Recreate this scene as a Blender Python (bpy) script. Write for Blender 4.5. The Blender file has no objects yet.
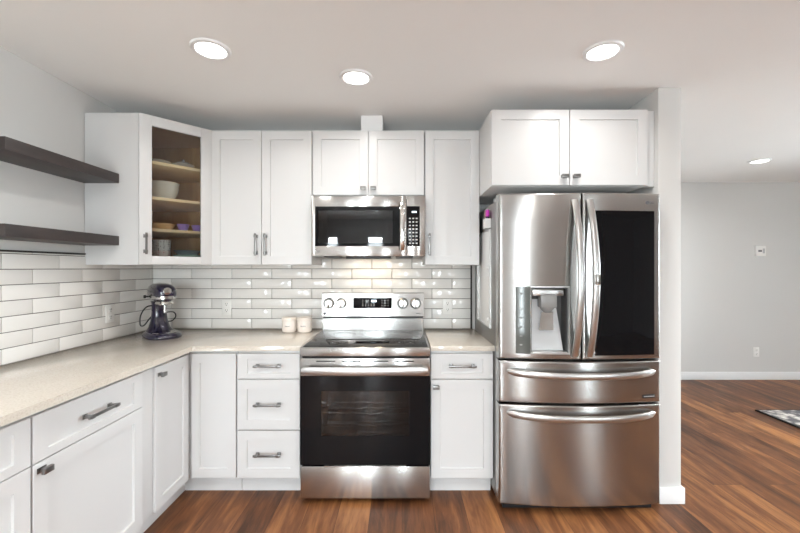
import bpy, bmesh, math, random
from mathutils import Vector, Matrix
random.seed(7)
scene = bpy.context.scene
PI = math.pi
R = math.radians

# ---------------------------------------------------------------- camera, world, exposure
CAM_Z = 1.38
F_PX = 383.0
cam_data = bpy.data.cameras.new('camera')
cam = bpy.data.objects.new('camera', cam_data)
scene.collection.objects.link(cam)
cam.location = (0, 0, CAM_Z)
cam.rotation_euler = (R(90), 0, 0)
cam_data.sensor_width = 36.0
cam_data.lens = F_PX / 800.0 * 36.0
cam_data.shift_x = (400 - 402) / 800.0
cam_data.shift_y = (268 - 266.5) / 800.0
cam_data.clip_start = 0.02
scene.camera = cam

world = bpy.data.worlds.new('daylight')
scene.world = world
world.use_nodes = True
bg = world.node_tree.nodes['Background']
# overcast sky above the horizon, darker ground below it
wnt = world.node_tree
w_tc = wnt.nodes.new('ShaderNodeTexCoord')
w_sep = wnt.nodes.new('ShaderNodeSeparateXYZ')
w_ramp = wnt.nodes.new('ShaderNodeValToRGB')
wnt.links.new(w_tc.outputs['Generated'], w_sep.inputs[0])
wnt.links.new(w_sep.outputs['Z'], w_ramp.inputs[0])
wnt.links.new(w_ramp.outputs[0], bg.inputs['Color'])
w_ramp.color_ramp.elements[0].position = 0.0
w_ramp.color_ramp.elements[0].color = (0.53, 0.58, 0.60, 1)
w_ramp.color_ramp.elements[1].position = 0.04
w_ramp.color_ramp.elements[1].color = (0.87, 0.95, 1.0, 1)
bg.inputs['Strength'].default_value = 34.0

LAMP_WATTS = 2.3
FILL_LAMP_WATTS = 7.5  # stronger, for the invented out-of-view fill lamps
vs = scene.view_settings
vs.view_transform = 'Standard'
vs.look = 'None'
vs.exposure = 0.82
vs.gamma = 1.0
vs.use_curve_mapping = False
scene.cycles.max_bounces = 12
scene.cycles.diffuse_bounces = 6
scene.cycles.glossy_bounces = 5
scene.cycles.transparent_max_bounces = 12
scene.cycles.sample_clamp_indirect = 8.0

# ---------------------------------------------------------------- materials
def lin(r, g, b):
    def f(c):
        c /= 255.0
        return c / 12.92 if c <= 0.04045 else ((c + 0.055) / 1.055) ** 2.4
    return (f(r), f(g), f(b), 1.0)

def new_mat(name):
    m = bpy.data.materials.new(name)
    m.use_nodes = True
    nt = m.node_tree
    return m, nt, nt.nodes['Principled BSDF']

def node(nt, kind, **kw):
    n = nt.nodes.new(kind)
    for k, v in kw.items():
        if k in n.inputs:
            n.inputs[k].default_value = v
        else:
            setattr(n, k, v)
    return n

def simple(name, col, rough=0.5, metal=0.0, var=0.03, vscale=6.0, bump=0.0, bscale=200.0, coat=0.0, stretch=None, spec=0.5):
    """principled with a slight noise variation in tone and an optional bump"""
    m, nt, p = new_mat(name)
    p.inputs['Roughness'].default_value = rough
    p.inputs['Metallic'].default_value = metal
    p.inputs['Coat Weight'].default_value = coat
    p.inputs['Coat Roughness'].default_value = 0.08
    p.inputs['Specular IOR Level'].default_value = spec
    tc = node(nt, 'ShaderNodeTexCoord')
    mp = node(nt, 'ShaderNodeMapping')
    if stretch:
        mp.inputs['Scale'].default_value = stretch
    nt.links.new(tc.outputs['Object'], mp.inputs['Vector'])
    nz = node(nt, 'ShaderNodeTexNoise', Scale=vscale, Detail=3.0)
    nt.links.new(mp.outputs['Vector'], nz.inputs['Vector'])
    mix = node(nt, 'ShaderNodeMix', data_type='RGBA')
    mix.inputs[6].default_value = [max(0, c * (1 - var)) for c in col[:3]] + [1]
    mix.inputs[7].default_value = [min(1, c * (1 + var)) for c in col[:3]] + [1]
    nt.links.new(nz.outputs['Fac'], mix.inputs[0])
    nt.links.new(mix.outputs[2], p.inputs['Base Color'])
    if bump > 0:
        nb = node(nt, 'ShaderNodeTexNoise', Scale=bscale, Detail=2.0)
        nt.links.new(mp.outputs['Vector'], nb.inputs['Vector'])
        b = node(nt, 'ShaderNodeBump', Strength=bump, Distance=0.002)
        nt.links.new(nb.outputs['Fac'], b.inputs['Height'])
        nt.links.new(b.outputs['Normal'], p.inputs['Normal'])
    return m

def emit_mat(name, col, strength):
    m, nt, p = new_mat(name)
    p.inputs['Base Color'].default_value = col
    p.inputs['Emission Color'].default_value = col
    p.inputs['Emission Strength'].default_value = strength
    return m

def glass_mat(name, tint, gloss_min=0.04, rough=0.01):
    """thin pane: tinted transparency plus a fresnel reflection"""
    m, nt, p = new_mat(name)
    nt.nodes.remove(p)
    out = nt.nodes['Material Output']
    tr = node(nt, 'ShaderNodeBsdfTransparent', Color=tint)
    gl = node(nt, 'ShaderNodeBsdfGlossy', Roughness=rough)
    gl.inputs['Color'].default_value = (1, 1, 1, 1)
    fr = node(nt, 'ShaderNodeFresnel', IOR=1.5)
    mx = node(nt, 'ShaderNodeMixShader')
    nt.links.new(fr.outputs[0], mx.inputs[0])
    nt.links.new(tr.outputs[0], mx.inputs[1])
    nt.links.new(gl.outputs[0], mx.inputs[2])
    nt.links.new(mx.outputs[0], out.inputs['Surface'])
    return m

def steel_mat(name, col=(0.60, 0.59, 0.575, 1), rough=0.22, horizontal=True, aniso=0.9):
    m, nt, p = new_mat(name)
    p.inputs['Metallic'].default_value = 1.0
    p.inputs['Anisotropic'].default_value = aniso      # brushed across, so highlights smear up and down
    p.inputs['Anisotropic Rotation'].default_value = 0.25
    tg = node(nt, 'ShaderNodeTangent', direction_type='RADIAL', axis='Z')
    nt.links.new(tg.outputs[0], p.inputs['Tangent'])
    tc = node(nt, 'ShaderNodeTexCoord')
    mp = node(nt, 'ShaderNodeMapping')
    mp.inputs['Scale'].default_value = (2, 2, 700) if horizontal else (700, 700, 2)
    nt.links.new(tc.outputs['Object'], mp.inputs['Vector'])
    nz = node(nt, 'ShaderNodeTexNoise', Scale=1.0, Detail=4.0)
    nt.links.new(mp.outputs['Vector'], nz.inputs['Vector'])
    mix = node(nt, 'ShaderNodeMix', data_type='RGBA')
    mix.inputs[6].default_value = [c * 0.98 for c in col[:3]] + [1]
    mix.inputs[7].default_value = [min(1, c * 1.02) for c in col[:3]] + [1]
    nt.links.new(nz.outputs['Fac'], mix.inputs[0])
    nt.links.new(mix.outputs[2], p.inputs['Base Color'])
    p.inputs['Roughness'].default_value = rough
    return m

def floor_mat():
    m, nt, p = new_mat('vinyl_plank_floor')
    g = node(nt, 'ShaderNodeTexCoord')
    sep = node(nt, 'ShaderNodeSeparateXYZ')
    nt.links.new(g.outputs['Object'], sep.inputs[0])
    cmb = node(nt, 'ShaderNodeCombineXYZ')
    nt.links.new(sep.outputs['Y'], cmb.inputs['X'])
    nt.links.new(sep.outputs['X'], cmb.inputs['Y'])
    br = node(nt, 'ShaderNodeTexBrick', Scale=1.0, offset=0.37, offset_frequency=2)
    br.inputs['Color1'].default_value = (0, 0, 0, 1)
    br.inputs['Color2'].default_value = (1, 1, 1, 1)
    br.inputs['Mortar'].default_value = (0.5, 0.5, 0.5, 1)
    br.inputs['Mortar Size'].default_value = 0.0012
    br.inputs['Mortar Smooth'].default_value = 0.1
    br.inputs['Brick Width'].default_value = 1.22
    br.inputs['Row Height'].default_value = 0.18
    nt.links.new(cmb.outputs[0], br.inputs['Vector'])
    # grain, shifted from plank to plank
    sc = node(nt, 'ShaderNodeVectorMath', operation='SCALE')
    sc.inputs['Scale'].default_value = 37.0
    nt.links.new(br.outputs['Color'], sc.inputs[0])
    mp = node(nt, 'ShaderNodeMapping')
    mp.inputs['Scale'].default_value = (0.9, 7, 1)
    nt.links.new(cmb.outputs[0], mp.inputs['Vector'])
    ad = node(nt, 'ShaderNodeVectorMath', operation='ADD')
    nt.links.new(mp.outputs[0], ad.inputs[0])
    nt.links.new(sc.outputs[0], ad.inputs[1])
    n1 = node(nt, 'ShaderNodeTexNoise', Scale=1.6, Detail=6.0, Roughness=0.62, Distortion=0.9)
    nt.links.new(ad.outputs[0], n1.inputs['Vector'])
    n2 = node(nt, 'ShaderNodeTexNoise', Scale=9.0, Detail=4.0, Roughness=0.6)
    nt.links.new(ad.outputs[0], n2.inputs['Vector'])
    ramp = node(nt, 'ShaderNodeValToRGB')
    e = ramp.color_ramp.elements
    e[0].position, e[0].color = 0.24, lin(72, 45, 30)
    e[1].position, e[1].color = 0.78, lin(172, 118, 72)
    k = ramp.color_ramp.elements.new(0.5)
    k.color = lin(119, 75, 46)
    m1 = node(nt, 'ShaderNodeMath', operation='MULTIPLY_ADD')   # noise + fine grain
    m1.inputs[1].default_value = 0.34
    nt.links.new(n2.outputs['Fac'], m1.inputs[0])
    nt.links.new(n1.outputs['Fac'], m1.inputs[2])
    sp = node(nt, 'ShaderNodeSeparateColor')
    nt.links.new(br.outputs['Color'], sp.inputs[0])
    m2 = node(nt, 'ShaderNodeMath', operation='MULTIPLY_ADD')   # plus plank tone
    m2.inputs[1].default_value = 0.32
    nt.links.new(sp.outputs[0], m2.inputs[0])
    nt.links.new(m1.outputs[0], m2.inputs[2])
    m3 = node(nt, 'ShaderNodeMath', operation='SUBTRACT')
    m3.inputs[1].default_value = 0.34
    nt.links.new(m2.outputs[0], m3.inputs[0])
    nt.links.new(m3.outputs[0], ramp.inputs[0])
    mx = node(nt, 'ShaderNodeMix', data_type='RGBA')
    nt.links.new(br.outputs['Fac'], mx.inputs[0])
    nt.links.new(ramp.outputs[0], mx.inputs[6])
    mx.inputs[7].default_value = lin(66, 40, 26)
    nt.links.new(mx.outputs[2], p.inputs['Base Color'])
    p.inputs['Roughness'].default_value = 0.42
    p.inputs['Specular IOR Level'].default_value = 0.3
    b = node(nt, 'ShaderNodeBump', Strength=0.12, Distance=0.002)
    nt.links.new(n2.outputs['Fac'], b.inputs['Height'])
    nt.links.new(b.outputs[0], p.inputs['Normal'])
    return m

def quartz_mat():
    m, nt, p = new_mat('beige_quartz')
    tc = node(nt, 'ShaderNodeTexCoord')
    vo = node(nt, 'ShaderNodeTexNoise', Scale=150.0, Detail=2.0)
    nt.links.new(tc.outputs['Object'], vo.inputs['Vector'])
    ramp = node(nt, 'ShaderNodeValToRGB')
    e = ramp.color_ramp.elements
    e[0].position, e[0].color = 0.32, lin(202, 193, 180)
    e[1].position, e[1].color = 0.62, lin(216, 209, 198)
    k = ramp.color_ramp.elements.new(0.45)
    k.color = lin(211, 203, 191)
    nt.links.new(vo.outputs['Fac'], ramp.inputs[0])
    nt.links.new(ramp.outputs[0], p.inputs['Base Color'])
    p.inputs['Roughness'].default_value = 0.07
    p.inputs['Specular IOR Level'].default_value = 0.65
    return m

def rug_mat():
    m, nt, p = new_mat('rug_weave')
    tc = node(nt, 'ShaderNodeTexCoord')
    n1 = node(nt, 'ShaderNodeTexVoronoi', Scale=17.0)
    n2 = node(nt, 'ShaderNodeTexNoise', Scale=22.0, Detail=5.0, Roughness=0.7)
    nt.links.new(tc.outputs['Object'], n1.inputs['Vector'])
    nt.links.new(tc.outputs['Object'], n2.inputs['Vector'])
    ad = node(nt, 'ShaderNodeMath', operation='MULTIPLY')
    nt.links.new(n1.outputs['Distance'], ad.inputs[0])
    nt.links.new(n2.outputs['Fac'], ad.inputs[1])
    ramp = node(nt, 'ShaderNodeValToRGB')
    e = ramp.color_ramp.elements
    e[0].position, e[0].color = 0.10, lin(236, 232, 226)
    e[1].position, e[1].color = 0.36, lin(112, 110, 114)
    k = ramp.color_ramp.elements.new(0.22)
    k.color = lin(196, 190, 184)
    nt.links.new(ad.outputs[0], ramp.inputs[0])
    nt.links.new(ramp.outputs[0], p.inputs['Base Color'])
    p.inputs['Roughness'].default_value = 0.95
    return m

def wood_mat(name, c1, c2, rough=0.5, axis_scale=(3, 3, 3), scale=4.0):
    m, nt, p = new_mat(name)
    tc = node(nt, 'ShaderNodeTexCoord')
    mp = node(nt, 'ShaderNodeMapping')
    mp.inputs['Scale'].default_value = axis_scale
    nt.links.new(tc.outputs['Object'], mp.inputs['Vector'])
    nz = node(nt, 'ShaderNodeTexNoise', Scale=scale, Detail=5.0, Distortion=0.6)
    nt.links.new(mp.outputs[0], nz.inputs['Vector'])
    ramp = node(nt, 'ShaderNodeValToRGB')
    e = ramp.color_ramp.elements
    e[0].position, e[0].color = 0.3, c1
    e[1].position, e[1].color = 0.7, c2
    nt.links.new(nz.outputs['Fac'], ramp.inputs[0])
    nt.links.new(ramp.outputs[0], p.inputs['Base Color'])
    p.inputs['Roughness'].default_value = rough
    return m

def dots_mat(name, base, dot, scale=60.0, thr=0.28, rough=0.3):
    m, nt, p = new_mat(name)
    tc = node(nt, 'ShaderNodeTexCoord')
    vo = node(nt, 'ShaderNodeTexVoronoi', Scale=scale)
    vo.inputs['Randomness'].default_value = 0.35
    nt.links.new(tc.outputs['Object'], vo.inputs['Vector'])
    gt = node(nt, 'ShaderNodeMath', operation='LESS_THAN')
    gt.inputs[1].default_value = thr
    nt.links.new(vo.outputs['Distance'], gt.inputs[0])
    mx = node(nt, 'ShaderNodeMix', data_type='RGBA')
    mx.inputs[6].default_value = base
    mx.inputs[7].default_value = dot
    nt.links.new(gt.outputs[0], mx.inputs[0])
    nt.links.new(mx.outputs[2], p.inputs['Base Color'])
    p.inputs['Roughness'].default_value = rough
    return m

M = {}
M['wall'] = simple('wall_paint', lin(214, 213, 211), 0.75, var=0.012, vscale=2.0, bump=0.12, bscale=160)
M['ceiling'] = simple('ceiling_paint', lin(245, 245, 244), 0.85, var=0.012, vscale=2.0, bump=0.15, bscale=140)
M['trim'] = simple('white_trim_paint', lin(240, 241, 242), 0.4, var=0.01)
M['cab'] = simple('white_cabinet_paint', lin(216, 216, 216), 0.32, var=0.008, vscale=3.0)
M['floor'] = floor_mat()
M['quartz'] = quartz_mat()
M['tile'] = simple('white_glazed_tile', lin(232, 230, 227), 0.12, var=0.03, vscale=5.0, bump=0.05, bscale=22)
M['grout'] = simple('grey_grout', lin(84, 79, 74), 0.9, var=0.06, vscale=60)
M['blacktrim'] = simple('black_metal_trim', lin(52, 48, 46), 0.4, 0.6)
M['shelfwood'] = wood_mat('espresso_shelf', lin(46, 38, 37), lin(64, 54, 52), 0.45, (6, 1, 6))
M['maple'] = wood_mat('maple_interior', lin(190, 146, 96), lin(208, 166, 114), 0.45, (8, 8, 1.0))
M['mapleedge'] = wood_mat('maple_shelf', lin(240, 212, 166), lin(248, 224, 182), 0.4, (2, 2, 2))
M['steel'] = steel_mat('brushed_steel', (0.54, 0.53, 0.515, 1), rough=0.24)
M['steelv'] = steel_mat('brushed_steel_fridge', (0.47, 0.465, 0.455, 1), rough=0.22, horizontal=True)
M['steelside'] = simple('grey_fridge_side', lin(150, 149, 147), 0.32, 0.75, var=0.02)
M['chrome'] = simple('polished_steel', (0.78, 0.77, 0.75, 1), 0.1, 1.0, var=0.01)
M['satin'] = simple('satin_handle_steel', (0.58, 0.575, 0.565, 1), 0.3, 1.0, var=0.02)
M['nickel'] = simple('gunmetal_pull', (0.27, 0.265, 0.26, 1), 0.3, 1.0, var=0.04)
M['blackglass'] = simple('black_glass', (0.006, 0.006, 0.007, 1), 0.04, var=0.0, spec=0.22)
M['blackplastic'] = simple('black_plastic', lin(26, 26, 28), 0.4, var=0.05)
M['darkgrey'] = simple('dark_grey_plastic', lin(72, 72, 72), 0.35, var=0.03)
M['midgrey'] = simple('mid_grey_plastic', lin(140, 140, 139), 0.25, var=0.02)
M['smokegrey'] = simple('smoky_grey_glass', lin(88, 91, 88), 0.08, var=0.02)
M['faintprint'] = simple('faint_print', lin(128, 130, 128), 0.4)
M['lightgrey'] = simple('light_grey_plastic', lin(188, 189, 190), 0.3, var=0.02)
M['ovencav'] = simple('oven_enamel', lin(20, 19, 19), 0.5, var=0.08)
M['rackwire'] = simple('rack_wire', (0.75, 0.72, 0.66, 1), 0.25, 1.0, var=0.02)
M['mwcav'] = simple('microwave_enamel', lin(130, 132, 134), 0.4, var=0.03)
M['cabglass'] = glass_mat('clear_cabinet_glass', (0.93, 0.94, 0.93, 1))
M['ovenglass'] = glass_mat('smoked_oven_glass', (0.3, 0.27, 0.25, 1))
M['mwglass'] = glass_mat('smoked_microwave_glass', (0.52, 0.52, 0.53, 1))
M['winglass'] = glass_mat('window_glass', (0.97, 0.98, 0.98, 1))
M['clearplastic'] = glass_mat('clear_plastic', (0.85, 0.87, 0.88, 1))
M['plate'] = simple('white_outlet_plastic', lin(238, 237, 234), 0.35, var=0.01)
M['slot'] = simple('outlet_slot_dark', lin(60, 58, 56), 0.6)
M['mark'] = simple('pale_print', lin(205, 205, 205), 0.5)
M['markgrey'] = simple('grey_print', lin(100, 100, 104), 0.5)
M['display'] = emit_mat('display_digits', (0.75, 0.9, 1.0, 1), 1.5)
M['lens'] = emit_mat('downlight_lens', (1.0, 0.965, 0.91, 1), 7.0)
M['hoodlens'] = emit_mat('hood_lamp_lens', (1.0, 0.82, 0.6, 1), 25.0)
M['indigo'] = simple('indigo_enamel', lin(19, 14, 44), 0.14, var=0.03, coat=0.6)
M['rubber'] = simple('black_rubber_cord', lin(20, 20, 24), 0.5)
M['ceramic'] = simple('cream_ceramic', lin(238, 230, 222), 0.25, var=0.015)
M['ceramiclid'] = simple('cream_lid', lin(236, 226, 216), 0.35, var=0.015)
M['whitebowl'] = simple('white_china', lin(228, 230, 226), 0.2, var=0.02)
M['clearware'] = simple('silver_glassware', lin(190, 188, 182), 0.15, 0.3, var=0.05)
M['purple'] = simple('lilac_ceramic', lin(168, 140, 220), 0.3, var=0.15, vscale=30)
M['tanbowl'] = wood_mat('tan_wood_bowl', lin(206, 172, 124), lin(226, 196, 150), 0.45, (2, 2, 30))
M['greydots'] = dots_mat('grey_dotted_bowl', lin(206, 206, 206), lin(62, 66, 76), 75)
M['reddots'] = dots_mat('red_dotted_bowl', lin(212, 200, 196), lin(176, 74, 74), 75)
M['green'] = simple('pale_green_glaze', lin(140, 176, 158), 0.2, var=0.06)
M['bluegrey'] = simple('blue_grey_glaze', lin(96, 112, 118), 0.2, var=0.06)
M['rug'] = rug_mat()
M['rugedge'] = simple('black_rug_binding', lin(34, 32, 34), 0.9)
M['board'] = simple('glossy_white_board', lin(225, 226, 226), 0.1, var=0.01)
M['magenta'] = simple('magenta_plastic', lin(206, 60, 190), 0.35)
M['violet'] = simple('deep_violet_plastic', lin(58, 24, 70), 0.4)
M['whiteplastic'] = simple('white_plastic', lin(236, 236, 236), 0.35)
M['pinkgrey'] = simple('dusty_pink_plastic', lin(160, 128, 128), 0.45)
M['ventgrey'] = simple('underside_grey', lin(120, 118, 116), 0.4, 0.6)

# ---------------------------------------------------------------- mesh helpers
COL = scene.collection

class MB:
    def __init__(self):
        self.bm = bmesh.new()
    def _merge(self, t, mat=None):
        if mat is not None:
            bmesh.ops.transform(t, matrix=mat, verts=t.verts)
        me = bpy.data.meshes.new('tmp')
        t.to_mesh(me)
        t.free()
        self.bm.from_mesh(me)
        bpy.data.meshes.remove(me)
        return self
    def box(self, x0, x1, y0, y1, z0, z1, bev=0.0, seg=2, mat=None):
        t = bmesh.new()
        bmesh.ops.create_cube(t, size=1.0)
        for v in t.verts:
            v.co = Vector(((x0 + x1) / 2 + v.co.x * (x1 - x0), (y0 + y1) / 2 + v.co.y * (y1 - y0), (z0 + z1) / 2 + v.co.z * (z1 - z0)))
        if bev > 0:
            bmesh.ops.bevel(t, geom=list(t.edges), offset=bev, segments=seg, affect='EDGES', profile=0.5)
        return self._merge(t, mat)
    def prism(self, pts, z0, z1, bev=0.0, mat=None):
        t = bmesh.new()
        lo = [t.verts.new((x, y, z0)) for x, y in pts]
        hi = [t.verts.new((x, y, z1)) for x, y in pts]
        t.faces.new(lo[::-1])
        t.faces.new(hi)
        n = len(pts)
        for i in range(n):
            t.faces.new((lo[i], lo[(i + 1) % n], hi[(i + 1) % n], hi[i]))
        if bev > 0:
            bmesh.ops.bevel(t, geom=list(t.edges), offset=bev, segments=2, affect='EDGES', profile=0.5)
        bmesh.ops.recalc_face_normals(t, faces=t.faces)
        return self._merge(t, mat)
    def lathe(self, prof, n=32, mat=None, close=False):
        """profile of (r, z) turned about z"""
        t = bmesh.new()
        rings = []
        for r, z in prof:
            if r < 1e-6:
                rings.append([t.verts.new((0, 0, z))])
            else:
                rings.append([t.verts.new((r * math.cos(2 * PI * i / n), r * math.sin(2 * PI * i / n), z)) for i in range(n)])
        pairs = list(zip(rings, rings[1:]))
        if close:
            pairs.append((rings[-1], rings[0]))
        for a, b in pairs:
            for i in range(n):
                j = (i + 1) % n
                if len(a) == 1 and len(b) == 1:
                    continue
                if len(a) == 1:
                    t.faces.new((a[0], b[j], b[i]))
                elif len(b) == 1:
                    t.faces.new((a[i], a[j], b[0]))
                else:
                    t.faces.new((a[i], a[j], b[j], b[i]))
        bmesh.ops.recalc_face_normals(t, faces=t.faces)
        return self._merge(t, mat)
    def cyl(self, r, h, n=32, mat=None, bev=0.0):
        b = min(bev, r * 0.5, h * 0.5)
        prof = [(0, 0), (r - b, 0), (r, b), (r, h - b), (r - b, h), (0, h)] if b > 0 else [(0, 0), (r, 0), (r, h), (0, h)]
        return self.lathe(prof, n, mat)
    def loft(self, rings, mat=None):
        """rings of equal length, capped at both ends"""
        t = bmesh.new()
        vr = [[t.verts.new(p) for p in r] for r in rings]
        n = len(vr[0])
        for a, b in zip(vr, vr[1:]):
            for i in range(n):
                j = (i + 1) % n
                t.faces.new((a[i], a[j], b[j], b[i]))
        t.faces.new(vr[0][::-1])
        t.faces.new(vr[-1])
        bmesh.ops.recalc_face_normals(t, faces=t.faces)
        return self._merge(t, mat)
    def tube(self, pts, r, n=10, mat=None):
        pts = [Vector(p) for p in pts]
        rings = []
        up = Vector((0, 0, 1))
        prev = None
        for i, p in enumerate(pts):
            d = (pts[min(i + 1, len(pts) - 1)] - pts[max(i - 1, 0)]).normalized()
            if prev is None:
                a = up if abs(d.z) < 0.9 else Vector((1, 0, 0))
                s = d.cross(a).normalized()
            else:
                s = (prev - d * prev.dot(d)).normalized()
            prev = s
            q = d.cross(s)
            rings.append([p + (s * math.cos(2 * PI * k / n) + q * math.sin(2 * PI * k / n)) * r for k in range(n)])
        return self.loft(rings, mat)
    def slab(self, xs, zs, fy, yb, hole=None, mat=None):
        """solid whose front is the height field y = fy(x, z), flat back at yb; hole = index window left open"""
        t = bmesh.new()
        F = [[t.verts.new((x, fy(x, z), z)) for z in zs] for x in xs]
        B = [[t.verts.new((x, yb, z)) for z in zs] for x in xs]
        nx, nz = len(xs), len(zs)
        def inside(i, j):
            return hole and hole[0] <= i < hole[1] and hole[2] <= j < hole[3]
        def quad(a, b, c, d):
            t.faces.new((a, b, c, d))
        for i in range(nx - 1):
            for j in range(nz - 1):
                if inside(i, j):
                    continue
                quad(F[i][j], F[i + 1][j], F[i + 1][j + 1], F[i][j + 1])
                quad(B[i][j], B[i][j + 1], B[i + 1][j + 1], B[i + 1][j])
                for (di, dj, a, b) in ((-1, 0, (i, j + 1), (i, j)), (1, 0, (i + 1, j), (i + 1, j + 1)),
                                       (0, -1, (i, j), (i + 1, j)), (0, 1, (i + 1, j + 1), (i, j + 1))):
                    ii, jj = i + di, j + dj
                    if ii < 0 or jj < 0 or ii >= nx - 1 or jj >= nz - 1 or inside(ii, jj):
                        quad(F[a[0]][a[1]], B[a[0]][a[1]], B[b[0]][b[1]], F[b[0]][b[1]])
        bmesh.ops.recalc_face_normals(t, faces=t.faces)
        return self._merge(t, mat)
    def build(self, name, mat, parent=None, angle=35, loc=None, rotz=None):
        me = bpy.data.meshes.new(name)
        self.bm.normal_update()
        self.bm.to_mesh(me)
        self.bm.free()
        me.polygons.foreach_set('use_smooth', [True] * len(me.polygons))
        me.set_sharp_from_angle(angle=R(angle))
        me.materials.append(mat)
        o = bpy.data.objects.new(name, me)
        COL.objects.link(o)
        if parent is not None:
            o.parent = parent
        if loc is not None:
            o.location = loc
        if rotz is not None:
            o.rotation_euler = (0, 0, rotz)
        return o

def thing(name, label, cat, loc=(0, 0, 0), rotz=0.0, group=None):
    o = bpy.data.objects.new(name, None)
    o.empty_display_size = 0.1
    COL.objects.link(o)
    o.location = loc
    o.rotation_euler = (0, 0, rotz)
    return tag(o, label, cat, group)

def tag(o, label, cat, group=None):
    o['label'] = label
    o['category'] = cat
    if group:
        o['group'] = group
    return o

def structure(o):
    o['kind'] = 'structure'
    return o

def kids(o):
    return [c for c in bpy.data.objects if c.parent == o]

def copy_tree(o, parent=None):
    c = o.copy()
    COL.objects.link(c)
    if parent is not None:
        c.parent = parent
    for ch in kids(o):
        copy_tree(ch, c)
    return c

def text_part(body, size, name, mat, parent, loc, rot=(R(90), 0, 0), depth=0.0004):
    cu = bpy.data.curves.new('txt', 'FONT')
    cu.body = body
    cu.size = size
    cu.extrude = depth
    cu.align_x = 'CENTER'
    cu.align_y = 'CENTER'
    tmp = bpy.data.objects.new('txt', cu)
    COL.objects.link(tmp)
    dg = bpy.context.evaluated_depsgraph_get()
    me = bpy.data.meshes.new_from_object(tmp.evaluated_get(dg))
    bpy.data.objects.remove(tmp)
    me.materials.clear()
    me.materials.append(mat)
    o = bpy.data.objects.new(name, me)
    COL.objects.link(o)
    o.parent = parent
    o.location = loc
    o.rotation_euler = rot
    return o

# ---------------------------------------------------------------- room constants
XL, YB = -1.92, 2.95          # left wall, kitchen back wall
CEIL = 2.44
YF = 4.74                     # far wall of the next room
XR = 6.2                      # right wall of the next room
YR = -3.2                     # wall behind the camera
PX0, PX1, PY = 1.506, 1.64, 2.25   # partition

# ---------------------------------------------------------------- structure
structure(MB().box(XL - 0.12, XR + 0.12, YR - 0.12, YF + 0.12, -0.1, 0.0).build('floor', M['floor']))
structure(MB().box(XL - 0.12, XR + 0.12, YR - 0.12, YF + 0.12, CEIL, CEIL + 0.1).build('ceiling', M['ceiling']))

def wall_x(name, x0, x1, y0, y1, openings):
    """wall running along x with openings (a0, a1, z0, z1)"""
    b = MB()
    cur = x0
    for a0, a1, z0, z1 in sorted(openings):
        b.box(cur, a0, y0, y1, 0, CEIL)
        if z0 > 0:
            b.box(a0, a1, y0, y1, 0, z0)
        b.box(a0, a1, y0, y1, z1, CEIL)
        cur = a1
    b.box(cur, x1, y0, y1, 0, CEIL)
    return structure(b.build(name, M['wall']))

def wall_y(name, x0, x1, y0, y1, openings):
    b = MB()
    cur = y0
    for a0, a1, z0, z1 in sorted(openings):
        b.box(x0, x1, cur, a0, 0, CEIL)
        if z0 > 0:
            b.box(x0, x1, a0, a1, 0, z0)
        b.box(x0, x1, a0, a1, z1, CEIL)
        cur = a1
    b.box(x0, x1, cur, y1, 0, CEIL)
    return structure(b.build(name, M['wall']))

ADDED_WIN_LEFT = (-2.6, -1.7, 0.9, 2.1)  # invented unseen opening, lets daylight into the room
ADDED_WIN_RIGHT = (1.25, 2.75, 0.75, 2.05)  # invented unseen opening, sized to balance daylight between both rooms
ADDED_WIN_REAR = [(-1.66, -1.36, 0.4, 2.1), (-0.78, -0.38, 0.0, 2.1), (0.94, 1.18, 0.1, 2.1), (3.55, 3.85, 0.1, 2.1)]  # invented narrow openings, placed for light and streaks reflected in the steel
wall_y('wall_left', XL - 0.12, XL, YR, YB, [ADDED_WIN_LEFT])
structure(MB().box(XL - 0.12, PX0, YB, YB + 0.12, 0, CEIL).build('wall_back', M['wall']))
structure(MB().box(PX0, PX1, PY, YF, 0, CEIL, 0.004).build('wall_partition', M['wall']))
structure(MB().box(PX1, XR, YF, YF + 0.12, 0, CEIL).build('wall_far', M['wall']))
wall_y('wall_right', XR, XR + 0.12, YR, YF, [ADDED_WIN_RIGHT])
wall_x('wall_rear', XL, XR, YR - 0.12, YR, ADDED_WIN_REAR)

def window(name, a0, a1, z0, z1, place, bars):
    """framed window built facing -y in local coordinates then placed"""
    f = MB()
    w = 0.05
    f.box(a0, a1, -0.03, 0.03, z0, z0 + w, 0.004).box(a0, a1, -0.03, 0.03, z1 - w, z1, 0.004)
    f.box(a0, a0 + w, -0.03, 0.03, z0 + w, z1 - w, 0.004).box(a1 - w, a1, -0.03, 0.03, z0 + w, z1 - w, 0.004)
    for q in bars:
        f.box(a0 + (a1 - a0) * q - 0.03, a0 + (a1 - a0) * q + 0.03, -0.025, 0.025, z0 + w, z1 - w, 0.004)
    o = f.build(name, M['trim'], loc=place[0], rotz=place[1])
    structure(o)
    g = MB().box(a0 + w, a1 - w, -0.003, 0.003, z0 + w, z1 - w).build('pane', M['winglass'], o)
    lt = bpy.data.lights.new('daylight_portal', 'AREA')
    lt.shape = 'RECTANGLE'
    lt.size, lt.size_y = a1 - a0, z1 - z0
    lt.cycles.is_portal = True
    lo = bpy.data.objects.new('daylight_portal', lt)
    COL.objects.link(lo)
    lo.parent = o
    lo.location = ((a0 + a1) / 2, -0.07, (z0 + z1) / 2)
    lo.rotation_euler = (R(-90), 0, 0)
    return o

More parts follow.
